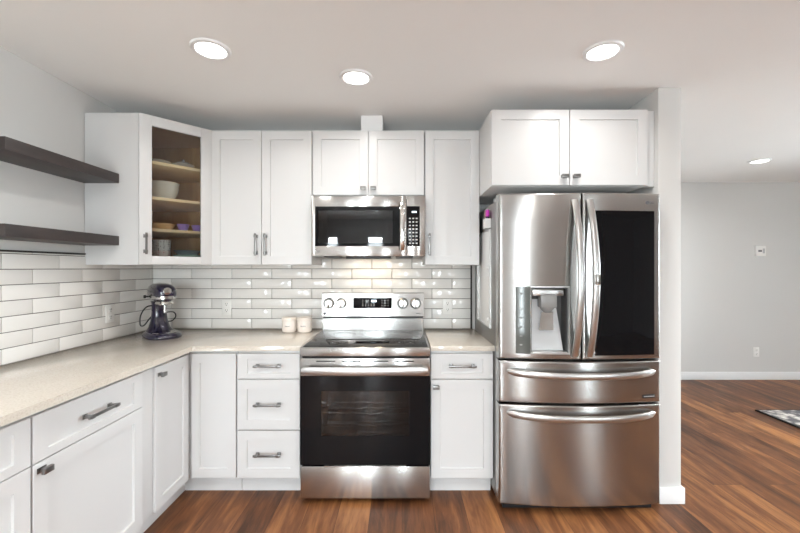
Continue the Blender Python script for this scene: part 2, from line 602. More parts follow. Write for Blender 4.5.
# local +y of each window looks out of the room
def place_window(name, side, a0, a1, z0, z1, bars):
    if side == 'left':      # outside is -x ; local x -> world y
        return window(name, a0, a1, z0, z1, ((XL - 0.06, 0, 0), R(90)), bars)
    if side == 'right':     # outside is +x ; local x -> -y
        return window(name, -a1, -a0, z0, z1, ((XR + 0.06, 0, 0), R(-90)), bars)
    return window(name, -a1, -a0, z0, z1, ((0, YR - 0.06, 0), R(180)), bars)
place_window('added_window_1', 'left', *ADDED_WIN_LEFT, [0.5])  # these windows and the door are invented, unseen daylight sources
place_window('added_window_2', 'right', *ADDED_WIN_RIGHT, [0.33, 0.67])
place_window('added_window_3', 'rear', *ADDED_WIN_REAR[0], [])
place_window('added_door_1', 'rear', *ADDED_WIN_REAR[1], [])
place_window('added_window_4', 'rear', *ADDED_WIN_REAR[2], [])
place_window('added_window_5', 'rear', *ADDED_WIN_REAR[3], [])

# baseboards
def bboard(name, x0, x1, y0, y1, h=0.095):
    structure(MB().box(x0, x1, y0, y1, 0, h, 0.003).build(name, M['trim']))
bboard('baseboard_far', PX1, XR, YF - 0.014, YF)
structure(MB().box(PX0 - 0.0, PX1 + 0.014, PY - 0.014, PY, 0, 0.095, 0.003)
          .box(PX1, PX1 + 0.014, PY, YF - 0.014, 0, 0.095, 0.003).build('baseboard_partition', M['trim']))
bboard('baseboard_right', XR - 0.014, XR, YR, YF - 0.014)

# subway tile backsplash: real tiles on a grout bed
TW, TH, TT = 0.3075, 0.0765, 0.008
GAP = 0.0032
def tile_field(length, heights, phase, mapper, ztop):
    """tiles along u in [0, length]; mapper places a box (u0,u1,d0,d1,z0,z1)"""
    b = MB()
    row = 0
    z = 0.915
    while z < ztop - 0.004:
        z1 = min(z + TH, ztop)
        off = phase + (TW / 2 if row % 2 else 0.0)
        u = off - TW * math.ceil(off / TW)
        while u < length:
            u0, u1 = max(u, 0), min(u + TW, length)
            if u1 - u0 > 0.006:
                lim = heights(u0, u1)
                zz = min(z1, lim)
                if zz - z > 0.006:
                    args = mapper(u0 + GAP / 2, u1 - GAP / 2, 0.003, TT + 0.003)
                    b.box(*args, z + GAP / 2, zz - GAP / 2, 0.0018, 2)
            u += TW
        row += 1
        z += TH
    return b
# joints on the back wall measured at px 212.3 (first row)
u_first = ((212.3 - 402) / F_PX * YB - XL)
back_len = 0.527 - XL
bt = tile_field(back_len, lambda a, b: 9, u_first, lambda a, b, d0, d1: (XL + a, XL + b, YB - d1, YB - d0), 1.55)
gb = MB().box(XL, 0.527, YB - 0.006, YB, 0.915, 1.56).build('wall_backsplash', M['grout'])
structure(gb)
structure(bt.build('tile', M['tile'], gb))
lt_len = YB - 0.2
tl = tile_field(lt_len, lambda a, b: 9, 0.19, lambda a, b, d0, d1: (XL + d0, XL + d1, YB - TT - 0.003 - b, YB - TT - 0.003 - a), 1.46)
gl = MB().box(XL, XL + 0.006, 0.19, YB, 0.915, 1.463).build('wall_backsplash_left', M['grout'])
structure(gl)
structure(tl.build('tile', M['tile'], gl))
structure(MB().box(XL, XL + 0.013, 0.19, YB - 0.02, 1.461, 1.468, 0.001).build('trim_1', M['blacktrim']))
structure(MB().box(0.525, 0.537, YB - 0.016, YB, 0.915, 1.56, 0.001).build('trim_2', M['blacktrim']))

# ---------------------------------------------------------------- cabinet parts
def shaker(w, h, rail_x=0.057, rail_z=0.057, t=0.02, rec=0.009):
    """panel door in local coords: x 0..w, z 0..h, front at y=0, back at y=t"""
    b = MB()
    t_ = bmesh.new()
    c = 0.0015
    def ring(ix, iz, y):
        return [t_.verts.new(p) for p in ((ix, y, iz), (w - ix, y, iz), (w - ix, y, h - iz), (ix, y, h - iz))]
    rs = [ring(0, 0, t), ring(0, 0, c), ring(c, c, 0), ring(rail_x, rail_z, 0), ring(rail_x + 0.002, rail_z + 0.002, rec)]
    for a, q in zip(rs, rs[1:]):
        for i in range(4):
            j = (i + 1) % 4
            t_.faces.new((a[i], a[j], q[j], q[i]))
    t_.faces.new(rs[0][::-1])
    t_.faces.new(rs[-1])
    bmesh.ops.recalc_face_normals(t_, faces=t_.faces)
    b._merge(t_)
    return b

def pull(parent, x, z, length=0.165, vertical=False):
    """square bar pull on two posts, front of door at y=0"""
    b = MB()
    L = length / 2
    b.box(-L, L, -0.036, -0.0275, -0.006, 0.006, 0.001)
    for s in (-1, 1):
        c = s * (L - 0.018)
        b.box(c - 0.009, c + 0.009, -0.038, -0.024, -0.0075, 0.0075, 0.001)
        b.box(c - 0.006, c + 0.006, -0.026, -0.003, -0.006, 0.006)
        b.box(c - 0.011, c + 0.011, -0.003, 0.0, -0.0095, 0.0095, 0.0008)
    o = b.build('handle', M['nickel'], parent, loc=(x, 0, z))
    if vertical:
        o.rotation_euler = (0, R(90), 0)
    o['label'] = 'gunmetal bar pull on two square posts'
    return o

def knob(parent, x, z):
    b = MB()
    b.box(-0.019, 0.019, -0.030, -0.017, -0.0105, 0.0105, 0.0015)
    b.box(-0.009, 0.009, -0.018, -0.003, -0.006, 0.006)
    b.box(-0.017, 0.017, -0.003, 0.0, -0.0095, 0.0095, 0.0008)
    o = b.build('knob', M['nickel'], parent, loc=(x, 0, z))
    o['label'] = 'small rectangular gunmetal knob'
    return o

def door_part(parent, x, z, w, h, name='door', rx=0.057, rz=0.057):
    return shaker(w, h, rx, rz).build(name, M['cab'], parent, loc=(x, 0, z))

BASE_TOP = 0.885
def base_cabinet(label, loc, rotz, w, depth=0.62, group='white base cabinets'):
    t = thing('base_cabinet', label, 'cabinet', loc, rotz, group)
    MB().box(0, w, 0.021, depth, 0.105, BASE_TOP - 0.001, 0.0008).build('body', M['cab'], t)
    MB().box(0, w, 0.078, 0.095, 0.0, 0.105).build('toe_kick', M['cab'], t)
    return t

G = 0.002    # half gap between fronts
DF = 2.30    # door fronts of the back run
LF = -1.27   # door fronts of the left run

# left run (local x -> world +y)
def left_unit(y0, y1, label):
    w = y1 - y0
    t = base_cabinet(label, (LF, y0, 0), R(90), w)
    d = door_part(t, G, 0.700 + G, w - 2 * G, 0.166, 'drawer', 0.057, 0.032)
    pull(d, (w - 2 * G) / 2, 0.083)
    d = door_part(t, G, 0.118, w - 2 * G, 0.580, 'door')
    return t, d
t, d = left_unit(1.317, 1.878, 'white base cabinet with a wide drawer over a door knobbed at upper left')
knob(d, 0.03, 0.553)
t, d = left_unit(0.70, 1.313, 'white base cabinet cut off by the left edge of the photo')
knob(d, 0.03, 0.553)

# corner unit: two doors meeting in the inside corner plus the filler
ct = thing('corner_base_cabinet', 'white corner base cabinet with two tall doors meeting at the inside corner', 'cabinet', (LF, 1.882, 0), 0, 'white base cabinets')
# world extents expressed relative to the empty
ox, oy = LF, 1.882
wl = DF - 1.882           # length along the left run
pts = [(-0.63, 0), (-0.021, 0), (-0.021, DF - oy + 0.021), (-0.995 - ox, DF - oy + 0.021), (-0.995 - ox, YB - 0.02 - oy), (-0.63, YB - 0.02 - oy)]
MB().prism(pts, 0.105, BASE_TOP - 0.001).build('body', M['cab'], ct)
pts = [(-0.095, 0), (-0.078, 0), (-0.078, DF - oy + 0.078), (-0.995 - ox, DF - oy + 0.078), (-0.995 - ox, DF - oy + 0.095), (-0.095, DF - oy + 0.095)]
MB().prism(pts, 0, 0.105).build('toe_kick', M['cab'], ct)
MB().box(-0.021, -0.012, 0.0, 0.088, 0.118, 0.866, 0.001).build('filler_strip', M['cab'], ct)
d = shaker(0.305, 0.748, 0.05, 0.057).build('door', M['cab'], ct, loc=(0, 0.092, 0.118), rotz=R(90))
knob(d, 0.034, 0.705)
shaker(0.268, 0.748, 0.05, 0.057).build('door', M['cab'], ct, loc=(0.004, DF - oy, 0.118))

# three-drawer unit
x0, x1 = -0.991, -0.612
t = base_cabinet('white base cabinet with three drawers left of the steel range', (x0, DF, 0), 0, x1 - x0)
w = x1 - x0 - 2 * G
for z0, z1, rz in ((0.715, 0.866, 0.032), (0.408, 0.709, 0.057), (0.118, 0.402, 0.057)):
    d = door_part(t, G, z0, w, z1 - z0, 'drawer', 0.057, rz)
    pull(d, w / 2, (z1 - z0) / 2 + 0.005)
# drawer and door unit right of the range
x0, x1 = 0.172, 0.549
t = base_cabinet('white base cabinet with one drawer over one door between range and fridge', (x0, DF, 0), 0, x1 - x0)
w = x1 - x0 - 2 * G
d = door_part(t, G, 0.715, w, 0.151, 'drawer', 0.06, 0.032)
pull(d, w / 2, 0.08)
d = door_part(t, G, 0.118, w, 0.591)
knob(d, 0.03, 0.55)

# countertops
CT = 0.915
ce = -1.25
pts = [(XL + 0.012, 0.3), (ce, 0.3), (ce, 2.278), (-0.603, 2.278), (-0.603, YB - 0.012), (XL + 0.012, YB - 0.012)]
o = MB().prism(pts, BASE_TOP, CT, 0.003).build('countertop', M['quartz'])
tag(o, 'long L-shaped beige quartz countertop running into the left corner', 'countertop', 'quartz countertops')
o = MB().box(0.170, 0.553, 2.278, YB - 0.012, BASE_TOP, CT, 0.003).build('countertop', M['quartz'])
tag(o, 'short beige quartz countertop between range and refrigerator', 'countertop', 'quartz countertops')

# ---------------------------------------------------------------- wall cabinets
def wall_cabinet(label, x0, x1, z0, z1, yfront, yback=YB - 0.012, splits=1):
    t = thing('wall_cabinet', label, 'cabinet', (x0, yfront, z0), 0, 'white wall cabinets')
    w, h = x1 - x0, z1 - z0
    MB().box(0, w, 0.021, yback - yfront, 0, h, 0.0008).build('body', M['cab'], t)
    ds = []
    dw = w / splits
    for i in range(splits):
        ds.append(door_part(t, i * dw + G, 0.003, dw - 2 * G, h - 0.006))
    return t, ds
UF, UZ0, UZ1 = 2.60, 1.40, 2.313
t, ds = wall_cabinet('white two-door wall cabinet between the glass corner cabinet and microwave', -1.297, -0.612, UZ0, UZ1, UF, splits=2)
dw = 0.685 / 2 - 2 * G
pull(ds[0], dw - 0.03, 0.135, 0.15, True)
pull(ds[1], 0.03, 0.135, 0.15, True)
t, ds = wall_cabinet('short white two-door wall cabinet directly above the microwave', -0.608, 0.152, 1.872, UZ1 + 0.002, UF, splits=2)
dw = 0.76 / 2 - 2 * G
knob(ds[0], dw - 0.032, 0.045)
knob(ds[1], 0.032, 0.045)
t, ds = wall_cabinet('tall narrow white single-door wall cabinet right of the microwave', 0.156, 0.527, UZ0, UZ1, UF)
pull(ds[0], 0.028, 0.135, 0.15, True)
t, ds = wall_cabinet('deep white two-door cabinet above the refrigerator', 0.527, 1.452, 1.866, 2.318, 2.26, splits=2)
dw = 0.925 / 2 - 2 * G
knob(ds[0], dw - 0.032, 0.05)
knob(ds[1], 0.032, 0.05)
MB().box(0.925, PX0 - 0.002 - 0.527, 0.025, 0.045, 0, 0.452, 0.001).build('filler_strip', M['cab'], t)

# duct cover on top of the microwave cabinet
o = MB().box(-0.285, -0.135, 2.66, 2.80, UZ1 + 0.003, CEIL - 0.001, 0.002).build('duct_cover', M['trim'])
tag(o, 'small white boxed duct cover between the microwave cabinet and ceiling', 'duct')

# corner glass-door wall cabinet
A = (-1.592, 2.312)
Bp = (-1.303, 2.615)
ang = math.atan2(Bp[1] - A[1], Bp[0] - A[0])
dl = math.hypot(Bp[1] - A[1], Bp[0] - A[0])
gc = thing('corner_wall_cabinet', 'white diagonal corner wall cabinet with a glass door showing dishes', 'cabinet', (A[0], A[1], UZ0), 0, 'white wall cabinets')
def rel(p):
    return (p[0] - A[0], p[1] - A[1])
H = UZ1 - UZ0 + 0.004
bx0, by1 = XL + 0.004, YB - 0.012
pent = [rel(p) for p in ((bx0, by1), (bx0, A[1]), A, Bp, (Bp[0], by1))]
body = MB()
body.prism(pent, 0, 0.018).prism(pent, H - 0.018, H)
body.box(bx0 - A[0], 0.0, 0, 0.018, 0.018, H - 0.018)
body.box(Bp[0] - A[0] - 0.018, Bp[0] - A[0], Bp[1] - A[1], by1 - A[1], 0.018, H - 0.018)
body.box(bx0 - A[0], Bp[0] - A[0] - 0.018, by1 - A[1] - 0.012, by1 - A[1], 0.018, H - 0.018)
body.box(bx0 - A[0], bx0 - A[0] + 0.012, 0.018, by1 - A[1] - 0.012, 0.018, H - 0.018)
body.build('body', M['cab'], gc)
lin_ = MB()
ix0, iy1, ix1 = bx0 - A[0] + 0.012, by1 - A[1] - 0.012, Bp[0] - A[0] - 0.018
lin_.box(ix0, ix1, iy1 - 0.004, iy1, 0.02, H - 0.02)
lin_.box(ix0, ix0 + 0.004, 0.02, iy1 - 0.004, 0.02, H - 0.02)
lin_.box(ix0 + 0.004, -0.004, 0.018, 0.022, 0.02, H - 0.02)
lin_.box(ix1 - 0.004, ix1, Bp[1] - A[1] + 0.006, iy1 - 0.004, 0.02, H - 0.02)
pin = [(ix0 + 0.004, iy1 - 0.004), (ix0 + 0.004, 0.022), (-0.008, 0.022), (ix1 - 0.004, Bp[1] - A[1] + 0.012), (ix1 - 0.004, iy1 - 0.004)]
lin_.prism(pin, 0.018, 0.022).prism(pin, H - 0.022, H - 0.018)
o = lin_.build('interior_lining', M['maple'], gc)
o['label'] = 'brown maple cabinet interior'
SHELF_Z = [1.628, 1.828, 2.050]
psh = [(ix0 + 0.006, iy1 - 0.006), (ix0 + 0.006, 0.03), (-0.012, 0.03), (ix1 - 0.008, Bp[1] - A[1] + 0.018), (ix1 - 0.008, iy1 - 0.006)]
for z in SHELF_Z:
    o = MB().prism(psh, z - 0.018 - UZ0, z - UZ0, 0.001).build('shelf', M['mapleedge'], gc)
    o['label'] = 'pale maple shelf'
# glass door: local x along the diagonal
fr = MB()
W, Hd, rl = dl - 0.004, H - 0.006, 0.066
rt, rb = 0.062, 0.05
fr.box(0, rl, 0, 0.02, 0, Hd, 0.0012).box(W - rl, W, 0, 0.02, 0, Hd, 0.0012)
fr.box(rl, W - rl, 0, 0.02, 0, rb, 0.0012).box(rl, W - rl, 0, 0.02, Hd - rt, Hd, 0.0012)
nrm = Vector((math.sin(ang), -math.cos(ang), 0)) * 0.021
dr = fr.build('door', M['cab'], gc, loc=(nrm.x, nrm.y, 0.003), rotz=ang)
MB().box(rl - 0.003, W - rl + 0.003, 0.010, 0.014, rb - 0.003, Hd - rt + 0.003).build('glass_pane', M['cabglass'], dr)
pull(dr, 0.03, 0.125, 0.13, True)

# dishes inside
def bowl(name, label, cat, loc, r, h, mat, group=None, foot=0.5, th=0.004):
    m1, m2 = max(0.72, foot + 0.02), max(0.92, foot + 0.045)
    prof = [(0, 0.0), (r * foot, 0.0), (r * foot, h * 0.06), (r * m1, h * 0.3), (r * m2, h * 0.68), (r, h), (r - th, h), (r * m2 - th, h * 0.68),
            (r * m1 - th, h * 0.32), (r * foot - th, h * 0.12), (0, h * 0.1)]
    o = MB().lathe(prof, 40).build(name, mat, loc=loc, angle=60)
    return tag(o, label, cat, group)
z = SHELF_Z[1]
bowl('serving_bowl', 'lower of two nested white bowls on the middle cabinet shelf', 'bowl', (-1.63, 2.62, z), 0.092, 0.095, M['whitebowl'], 'nested white bowls')
bowl('serving_bowl', 'upper of two nested white bowls on the middle cabinet shelf', 'bowl', (-1.63, 2.62, z + 0.034), 0.095, 0.097, M['whitebowl'], 'nested white bowls')
z = SHELF_Z[0]
bowl('wooden_bowl', 'low tan wooden bowl on the lower shelf behind the glass door', 'bowl', (-1.635, 2.60, z), 0.085, 0.05, M['tanbowl'], foot=0.6)
for x, y, nm in ((-1.508, 2.64, 'left'), (-1.448, 2.71, 'right')):
    prof_r = 0.037
    b = MB()
    n = 36
    rings = []
    for (rr, zz) in ((0.022, 0), (0.028, 0.02), (0.037, 0.052), (0.034, 0.052), (0.025, 0.02), (0.018, 0.006)):
        rings.append([((rr * (1 + 0.06 * math.cos(9 * 2 * PI * i / n))) * math.cos(2 * PI * i / n), (rr * (1 + 0.06 * math.cos(9 * 2 * PI * i / n))) * math.sin(2 * PI * i / n), zz) for i in range(n)])
    o = b.loft(rings).build('fluted_cup', M['purple'], loc=(x, y, z), angle=50)
    tag(o, 'small fluted lilac cup, the %s one of the pair on the lower shelf' % nm, 'cup', 'lilac fluted cups')
z = SHELF_Z[2]
prof = [(0, 0), (0.045, 0), (0.074, 0.012), (0.076, 0.016), (0.045, 0.006), (0, 0.005)]
tag(MB().lathe(prof, 36).build('dessert_plate', M['clearware'], loc=(-1.578, 2.47, z), angle=60), 'flat silvery plate at left on the top cabinet shelf', 'plate')
gd = thing('butter_dish', 'small silvery lidded glass dish at right on the top cabinet shelf', 'dish', (-1.462, 2.56, z))
MB().lathe([(0, 0), (0.04, 0), (0.066, 0.012), (0.068, 0.016), (0.03, 0.008), (0, 0.007)], 36).build('saucer', M['clearware'], gd, angle=60)
MB().lathe([(0.046, 0.0125), (0.047, 0.018), (0.038, 0.031), (0.012, 0.038), (0.007, 0.045), (0.009, 0.052), (0, 0.055)], 36).build('lid', M['clearware'], gd, angle=60)
z = UZ0 + 0.022
bowl('patterned_bowl', 'red and white patterned bowl at the bottom of the cabinet stack', 'bowl', (-1.585, 2.52, z), 0.056, 0.07, M['reddots'], 'patterned bowls', 0.93)
bowl('patterned_bowl', 'grey patterned bowl stacked on the red patterned one', 'bowl', (-1.585, 2.52, z + 0.0705), 0.057, 0.07, M['greydots'], 'patterned bowls', 0.93)
bowl('baking_dish', 'pale green glazed dish on the cabinet floor', 'dish', (-1.455, 2.60, z), 0.085, 0.045, M['green'], None, 0.7)
bowl('baking_dish', 'blue grey glazed dish sitting on the pale green dish', 'dish', (-1.455, 2.60, z + 0.0455), 0.084, 0.03, M['bluegrey'], None, 0.78)

# ---------------------------------------------------------------- floating shelves
for lab, z0 in (('upper espresso floating wall shelf beside the corner cabinet', 1.892), ('lower espresso floating wall shelf just above the tile', 1.516)):
    o = MB().box(XL, -1.708, 1.648, 2.33, z0, z0 + 0.056, 0.0015).build('floating_shelf', M['shelfwood'])
    tag(o, lab, 'shelf', 'floating shelves')

# ---------------------------------------------------------------- ceiling lights
def ceiling_light(label, x, y, watts=LAMP_WATTS):
    t = thing('ceiling_light', label, 'ceiling light', (x, y, CEIL), 0, 'recessed ceiling lights')
    MB().lathe([(0.066, -0.003), (0.072, -0.010), (0.088, -0.008), (0.093, 0.0), (0.066, 0.0)], 40, close=True).build('trim_ring', M['trim'], t)
    MB().cyl(0.067, 0.004, 40, Matrix.Translation((0, 0, -0.0055))).build('lens', M['lens'], t)
    la = bpy.data.lights.new('downlight', 'AREA')
    la.shape = 'DISK'
    la.size = 0.125
    la.energy = watts
    la.color = (1.0, 0.985, 0.955)
    la.spread = R(150)
    lo = bpy.data.objects.new('downlight', la)
    COL.objects.link(lo)
    lo.parent = t
    lo.location = (0, 0, -0.007)
    return t
ceiling_light('recessed round ceiling light above the floating shelves', -0.925, 1.854)
ceiling_light('recessed round ceiling light in front of the duct cover', -0.255, 2.126)
ceiling_light('recessed round ceiling light in front of the fridge cabinet', 0.98, 1.871)
ceiling_light('recessed round ceiling light in the room beyond the partition', 3.54, 3.79)
for x, y in ((-0.9, 0.2), (0.98, 0.2), (-0.9, -1.5), (0.98, -1.5), (3.54, 1.4)):  # invented lamps outside the view, added to fill the kitchen with light
    ceiling_light('unseen recessed ceiling light added out of view for fill', x, y, FILL_LAMP_WATTS)

# ---------------------------------------------------------------- range
RX = -0.216
rg = thing('range', 'stainless steel freestanding electric range with black glass oven door', 'range', (RX, 2.24, 0))
hw = 0.380
# body shell: sides, back, floor, cavity
b = MB()
b.box(-hw, -hw + 0.03, 0.045, 0.66, 0.02, 0.905).box(hw - 0.03, hw, 0.045, 0.66, 0.02, 0.905)
b.box(-hw + 0.03, hw - 0.03, 0.55, 0.66, 0.02, 0.905)
b.box(-hw + 0.03, hw - 0.03, 0.045, 0.55, 0.02, 0.27).box(-hw + 0.03, hw - 0.03, 0.045, 0.55, 0.80, 0.905)
b.build('body', M['blackplastic'], rg)
MB().box(-hw + 0.031, -hw + 0.06, 0.05, 0.545, 0.272, 0.798).box(hw - 0.06, hw - 0.031, 0.05, 0.545, 0.272, 0.798)\
    .box(-hw + 0.06, hw - 0.06, 0.53, 0.545, 0.272, 0.798).build('oven_cavity', M['ovencav'], rg)
for z in (0.42, 0.494, 0.525):
    r_ = MB()
    r_.tube([(-0.315, 0.10, z), (0.315, 0.10, z)], 0.0048, 8)
    r_.tube([(-0.315, 0.50, z), (0.315, 0.50, z)], 0.0028, 8)
    for k in range(9):
        x = -0.315 + 0.63 * k / 8
        r_.tube([(x, 0.10, z), (x, 0.50, z)], 0.0009, 6)
    r_.build('oven_rack', M['rackwire'], rg)
# cooktop
ck = MB().box(-hw, hw, -0.005, 0.60, 0.890, 0.9155, 0.003).build('cooktop', M['steel'], rg)
MB().box(-hw + 0.012, hw - 0.012, 0.018, 0.585, 0.914, 0.9185, 0.002).build('glass_surface', M['blackglass'], ck)
for x, y, r in ((-0.19, 0.17, 0.115), (0.19, 0.17, 0.095), (-0.19, 0.44, 0.08), (0.19, 0.44, 0.1)):
    MB().lathe([(r - 0.001, 0.9186), (r, 0.9188), (r + 0.001, 0.9186)], 64, Matrix.Translation((x, y, 0))).build('burner_ring', M['slot'], ck)
MB().box(-hw, hw, -0.012, 0.03, 0.866, 0.9145, 0.004).build('front_trim', M['steel'], rg)
# oven door
dx0, dx1 = -0.379, 0.379
dz0, dz1 = 0.226, 0.852
od = MB()
od.box(dx0, dx1, 0.0, 0.04, 0.748, dz1, 0.003)
door = od.build('oven_door', M['steel'], rg)
fr = MB()
gx0, gx1, gz0, gz1 = -0.258, 0.258, 0.395, 0.66
fr.box(dx0, gx0, 0.003, 0.04, dz0, 0.748).box(gx1, dx1, 0.003, 0.04, dz0, 0.748)
fr.box(gx0, gx1, 0.003, 0.04, dz0, gz0).box(gx0, gx1, 0.003, 0.04, gz1, 0.748)
fr.build('door_glass', M['blackglass'], door)
MB().box(gx0, gx1, 0.006, 0.010, gz0, gz1).build('oven_window', M['ovenglass'], door)
# bowed flat handle
def bowed_bar(x0, x1, zc, y_end, bow, hh, tt, n=24, end=0.02, drop=0.0):
    rings = []
    for i in range(n + 1):
        s = i / n
        x = x0 + (x1 - x0) * s
        k = 1 - (2 * s - 1) ** 2
        y = y_end - bow * k
        z = zc - drop * k
        e = min(1.0, min(s, 1 - s) / end * 0.5 + 0.55)
        h = hh * e
        ring = []
        for q in range(12):
            a = 2 * PI * q / 12
            ca, sa = math.cos(a), math.sin(a)
            ring.append((x, y + tt * math.copysign(abs(ca) ** 0.7, ca), z + h * math.copysign(abs(sa) ** 0.7, sa)))
        rings.append(ring)
    return MB().loft(rings)
h = bowed_bar(-0.366, 0.366, 0.788, -0.034, 0.016, 0.024, 0.008)
h.box(-0.365, -0.335, -0.034, 0.002, 0.773, 0.803, 0.004).box(0.335, 0.365, -0.034, 0.002, 0.773, 0.803, 0.004)
h.build('handle', M['satin'], door)
vt = MB()
for x in (-0.23, -0.08, 0.08, 0.23):
    vt.box(x - 0.055, x + 0.055, -0.002, 0.001, 0.832, 0.838)
vt.build('vent_slot', M['blackplastic'], door)
# bottom drawer
dw_ = MB().box(dx0, dx1, 0.002, 0.04, 0.03, 0.218, 0.004).build('storage_drawer', M['steel'], rg)
MB().box(-0.24, 0.24, -0.004, 0.012, 0.2185, 0.2235, 0.001).build('drawer_lip', M['satin'], dw_)
for x in (-0.33, 0.33):
    for y in (0.08, 0.6):
        MB().cyl(0.018, 0.03, 16, Matrix.Translation((x, y, 0))).build('foot', M['blackplastic'], rg)
# backguard
bgp = MB().prism([(0.605, 1.018), (0.60, 1.022), (0.612, 1.190), (0.62, 1.195), (0.665, 1.195), (0.665, 1.018)], -hw, hw, 0.0,
                 Matrix(((0, 0, 1, 0), (1, 0, 0, 0), (0, 1, 0, 0), (0, 0, 0, 1)))).build('backguard', M['steel'], rg)
MB().box(-hw + 0.004, hw - 0.004, 0.625, 0.66, 0.9, 1.006).build('backguard_base', M['steel'], rg)
MB().box(-hw + 0.006, hw - 0.006, 0.618, 0.655, 1.003, 1.02).build('shadow_gap', M['blackplastic'], rg)
def on_guard(z):    # front of the sloping panel
    return 0.60 + (z - 1.022) / 0.168 * 0.012
zk = 1.118
yk = on_guard(zk)
for x in (-0.326, -0.236, 0.222, 0.316):
    m = Matrix.Translation((x, yk, zk)) @ Matrix.Rotation(R(90), 4, 'X')
    kb = MB().lathe([(0, 0), (0.037, 0), (0.037, 0.004), (0.033, 0.007), (0.031, 0.02), (0.028, 0.024), (0, 0.024)], 32).build('knob', M['satin'], rg)
    kb.matrix_local = m
    MB().box(-0.006, 0.006, -0.029, 0.029, 0.023, 0.036, 0.002).build('grip', M['chrome'], kb)
    MB().lathe([(0.0375, 0.0), (0.0405, 0.0), (0.0405, 0.003), (0.0375, 0.003)], 32, close=True).build('bezel', M['blackplastic'], kb)
dsp = MB().box(-0.145, 0.14, yk - 0.003, yk + 0.01, 1.080, 1.158, 0.002).build('control_display', M['blackglass'], rg)
mk = MB()
for i in range(5):
    for zz in (1.100, 1.112, 1.128, 1.14):
        for x in (-0.075 + i * 0.021,):
            if not (zz > 1.12 and i in (3, 4)):
                mk.box(x - 0.005, x + 0.005, yk - 0.0036, yk - 0.003, zz - 0.0014, zz + 0.0014)
for i in range(3):
    for zz in (1.100, 1.12, 1.14):
        mk.box(0.062 + i * 0.022, 0.074 + i * 0.022, yk - 0.0036, yk - 0.003, zz - 0.0014, zz + 0.0014)
mk.build('button_marks', M['mark'], dsp)
dg = MB()
for i in range(3):
    dg.box(-0.012 + i * 0.014, -0.003 + i * 0.014, yk - 0.0036, yk - 0.003, 1.127, 1.143)
dg.build('clock_digits', M['display'], dsp)
MB().cyl(0.010, 0.0012, 24, Matrix.Translation((-0.357, on_guard(1.043) , 1.043)) @ Matrix.Rotation(R(90), 4, 'X')).build('logo_mark', M['markgrey'], rg)
mk = MB()
for i in range(4):
    mk.box(0.322 + i * 0.008, 0.328 + i * 0.008, on_guard(1.043) - 0.001, on_guard(1.043) + 0.001, 1.041, 1.046)
mk.build('lettering', M['markgrey'], rg)

# ---------------------------------------------------------------- microwave
mw = thing('microwave', 'stainless over-the-range microwave with dark window and vertical handle', 'microwave', (-0.224, 2.54, 1.459))
mh, mz = 0.378, 0.398
b = MB()
b.box(-mh, mh, 0.022, 0.39, mz - 0.02, mz).box(-mh, mh, 0.022, 0.39, 0.0, 0.022)
b.box(-mh, -mh + 0.02, 0.022, 0.39, 0.022, mz - 0.02).box(0.235, mh, 0.022, 0.39, 0.022, mz - 0.02).box(-mh + 0.02, 0.235, 0.36, 0.39, 0.022, mz - 0.02)
b.build('body', M['ventgrey'], mw)
MB().box(-mh + 0.021, 0.234, 0.345, 0.358, 0.024, mz - 0.022).box(-mh + 0.021, -mh + 0.035, 0.03, 0.345, 0.024, mz - 0.022)\
    .box(0.222, 0.234, 0.03, 0.345, 0.024, mz - 0.022).build('cooking_cavity', M['mwcav'], mw)
# door, steel frame round the window
wx0, wx1, wz0, wz1 = -0.352, 0.222, 0.066, 0.329
fr = MB()
fr.box(-mh, wx0, 0, 0.022, 0.0, mz, 0.0015).box(wx1, 0.252, 0, 0.022, 0.0, mz, 0.0015)
fr.box(wx0, wx1, 0, 0.022, 0.0, wz0, 0.0015).box(wx0, wx1, 0, 0.022, wz1, mz, 0.0015)
dm = fr.build('door', M['steel'], mw)
gfr = MB()
ix0_, ix1_, iz0_, iz1_ = wx0 + 0.02, wx1 - 0.06, wz0 + 0.02, wz1 - 0.025
gfr.box(wx0, ix0_, 0.002, 0.02, wz0, wz1).box(ix1_, wx1, 0.002, 0.02, wz0, wz1)
gfr.box(ix0_, ix1_, 0.002, 0.02, wz0, iz0_).box(ix0_, ix1_, 0.002, 0.02, iz1_, wz1)
gfr.build('door_glass', M['blackglass'], dm)
MB().box(ix0_, ix1_, 0.004, 0.008, iz0_, iz1_).build('window_glass', M['mwglass'], dm)
hd = MB()
n = 20
rings = []
for i in range(n + 1):
    s = i / n
    z = 0.038 + 0.318 * s
    k = 1 - (2 * s - 1) ** 4
    y = -0.016 - 0.024 * k
    rings.append([(0.226 + 0.0165 * math.cos(2 * PI * q / 12), y + 0.008 * math.sin(2 * PI * q / 12), z) for q in range(12)])
hd.loft(rings)
hd.box(0.216, 0.236, -0.02, 0.002, 0.042, 0.062, 0.003).box(0.216, 0.236, -0.02, 0.002, 0.332, 0.352, 0.003)
hd.build('handle', M['chrome'], dm)
cp = MB().box(0.254, mh, 0, 0.022, 0.0, mz, 0.002).build('control_panel', M['steel'], mw)
kp = MB().box(0.256, 0.342, -0.0015, 0.01, 0.066, 0.331, 0.001).build('keypad', M['blackglass'], cp)
mk = MB()
for r_i in range(8):
    for c_i in range(3):
        z = 0.085 + r_i * 0.0235
        x = 0.276 + c_i * 0.0225
        mk.box(x - 0.006, x + 0.006, -0.0021, -0.0015, z - 0.004, z + 0.004)
mk.build('button_marks', M['mark'], kp)
mk = MB()
for i in range(4):
    mk.box(0.290 + i * 0.008, 0.2955 + i * 0.008, -0.0021, -0.0015, 0.287, 0.298)
mk.build('clock_digits', M['display'], kp)
MB().cyl(0.0075, 0.001, 20, Matrix.Translation((-0.352, 0.0, 0.030)) @ Matrix.Rotation(R(90), 4, 'X')).build('logo_mark', M['mark'], mw)
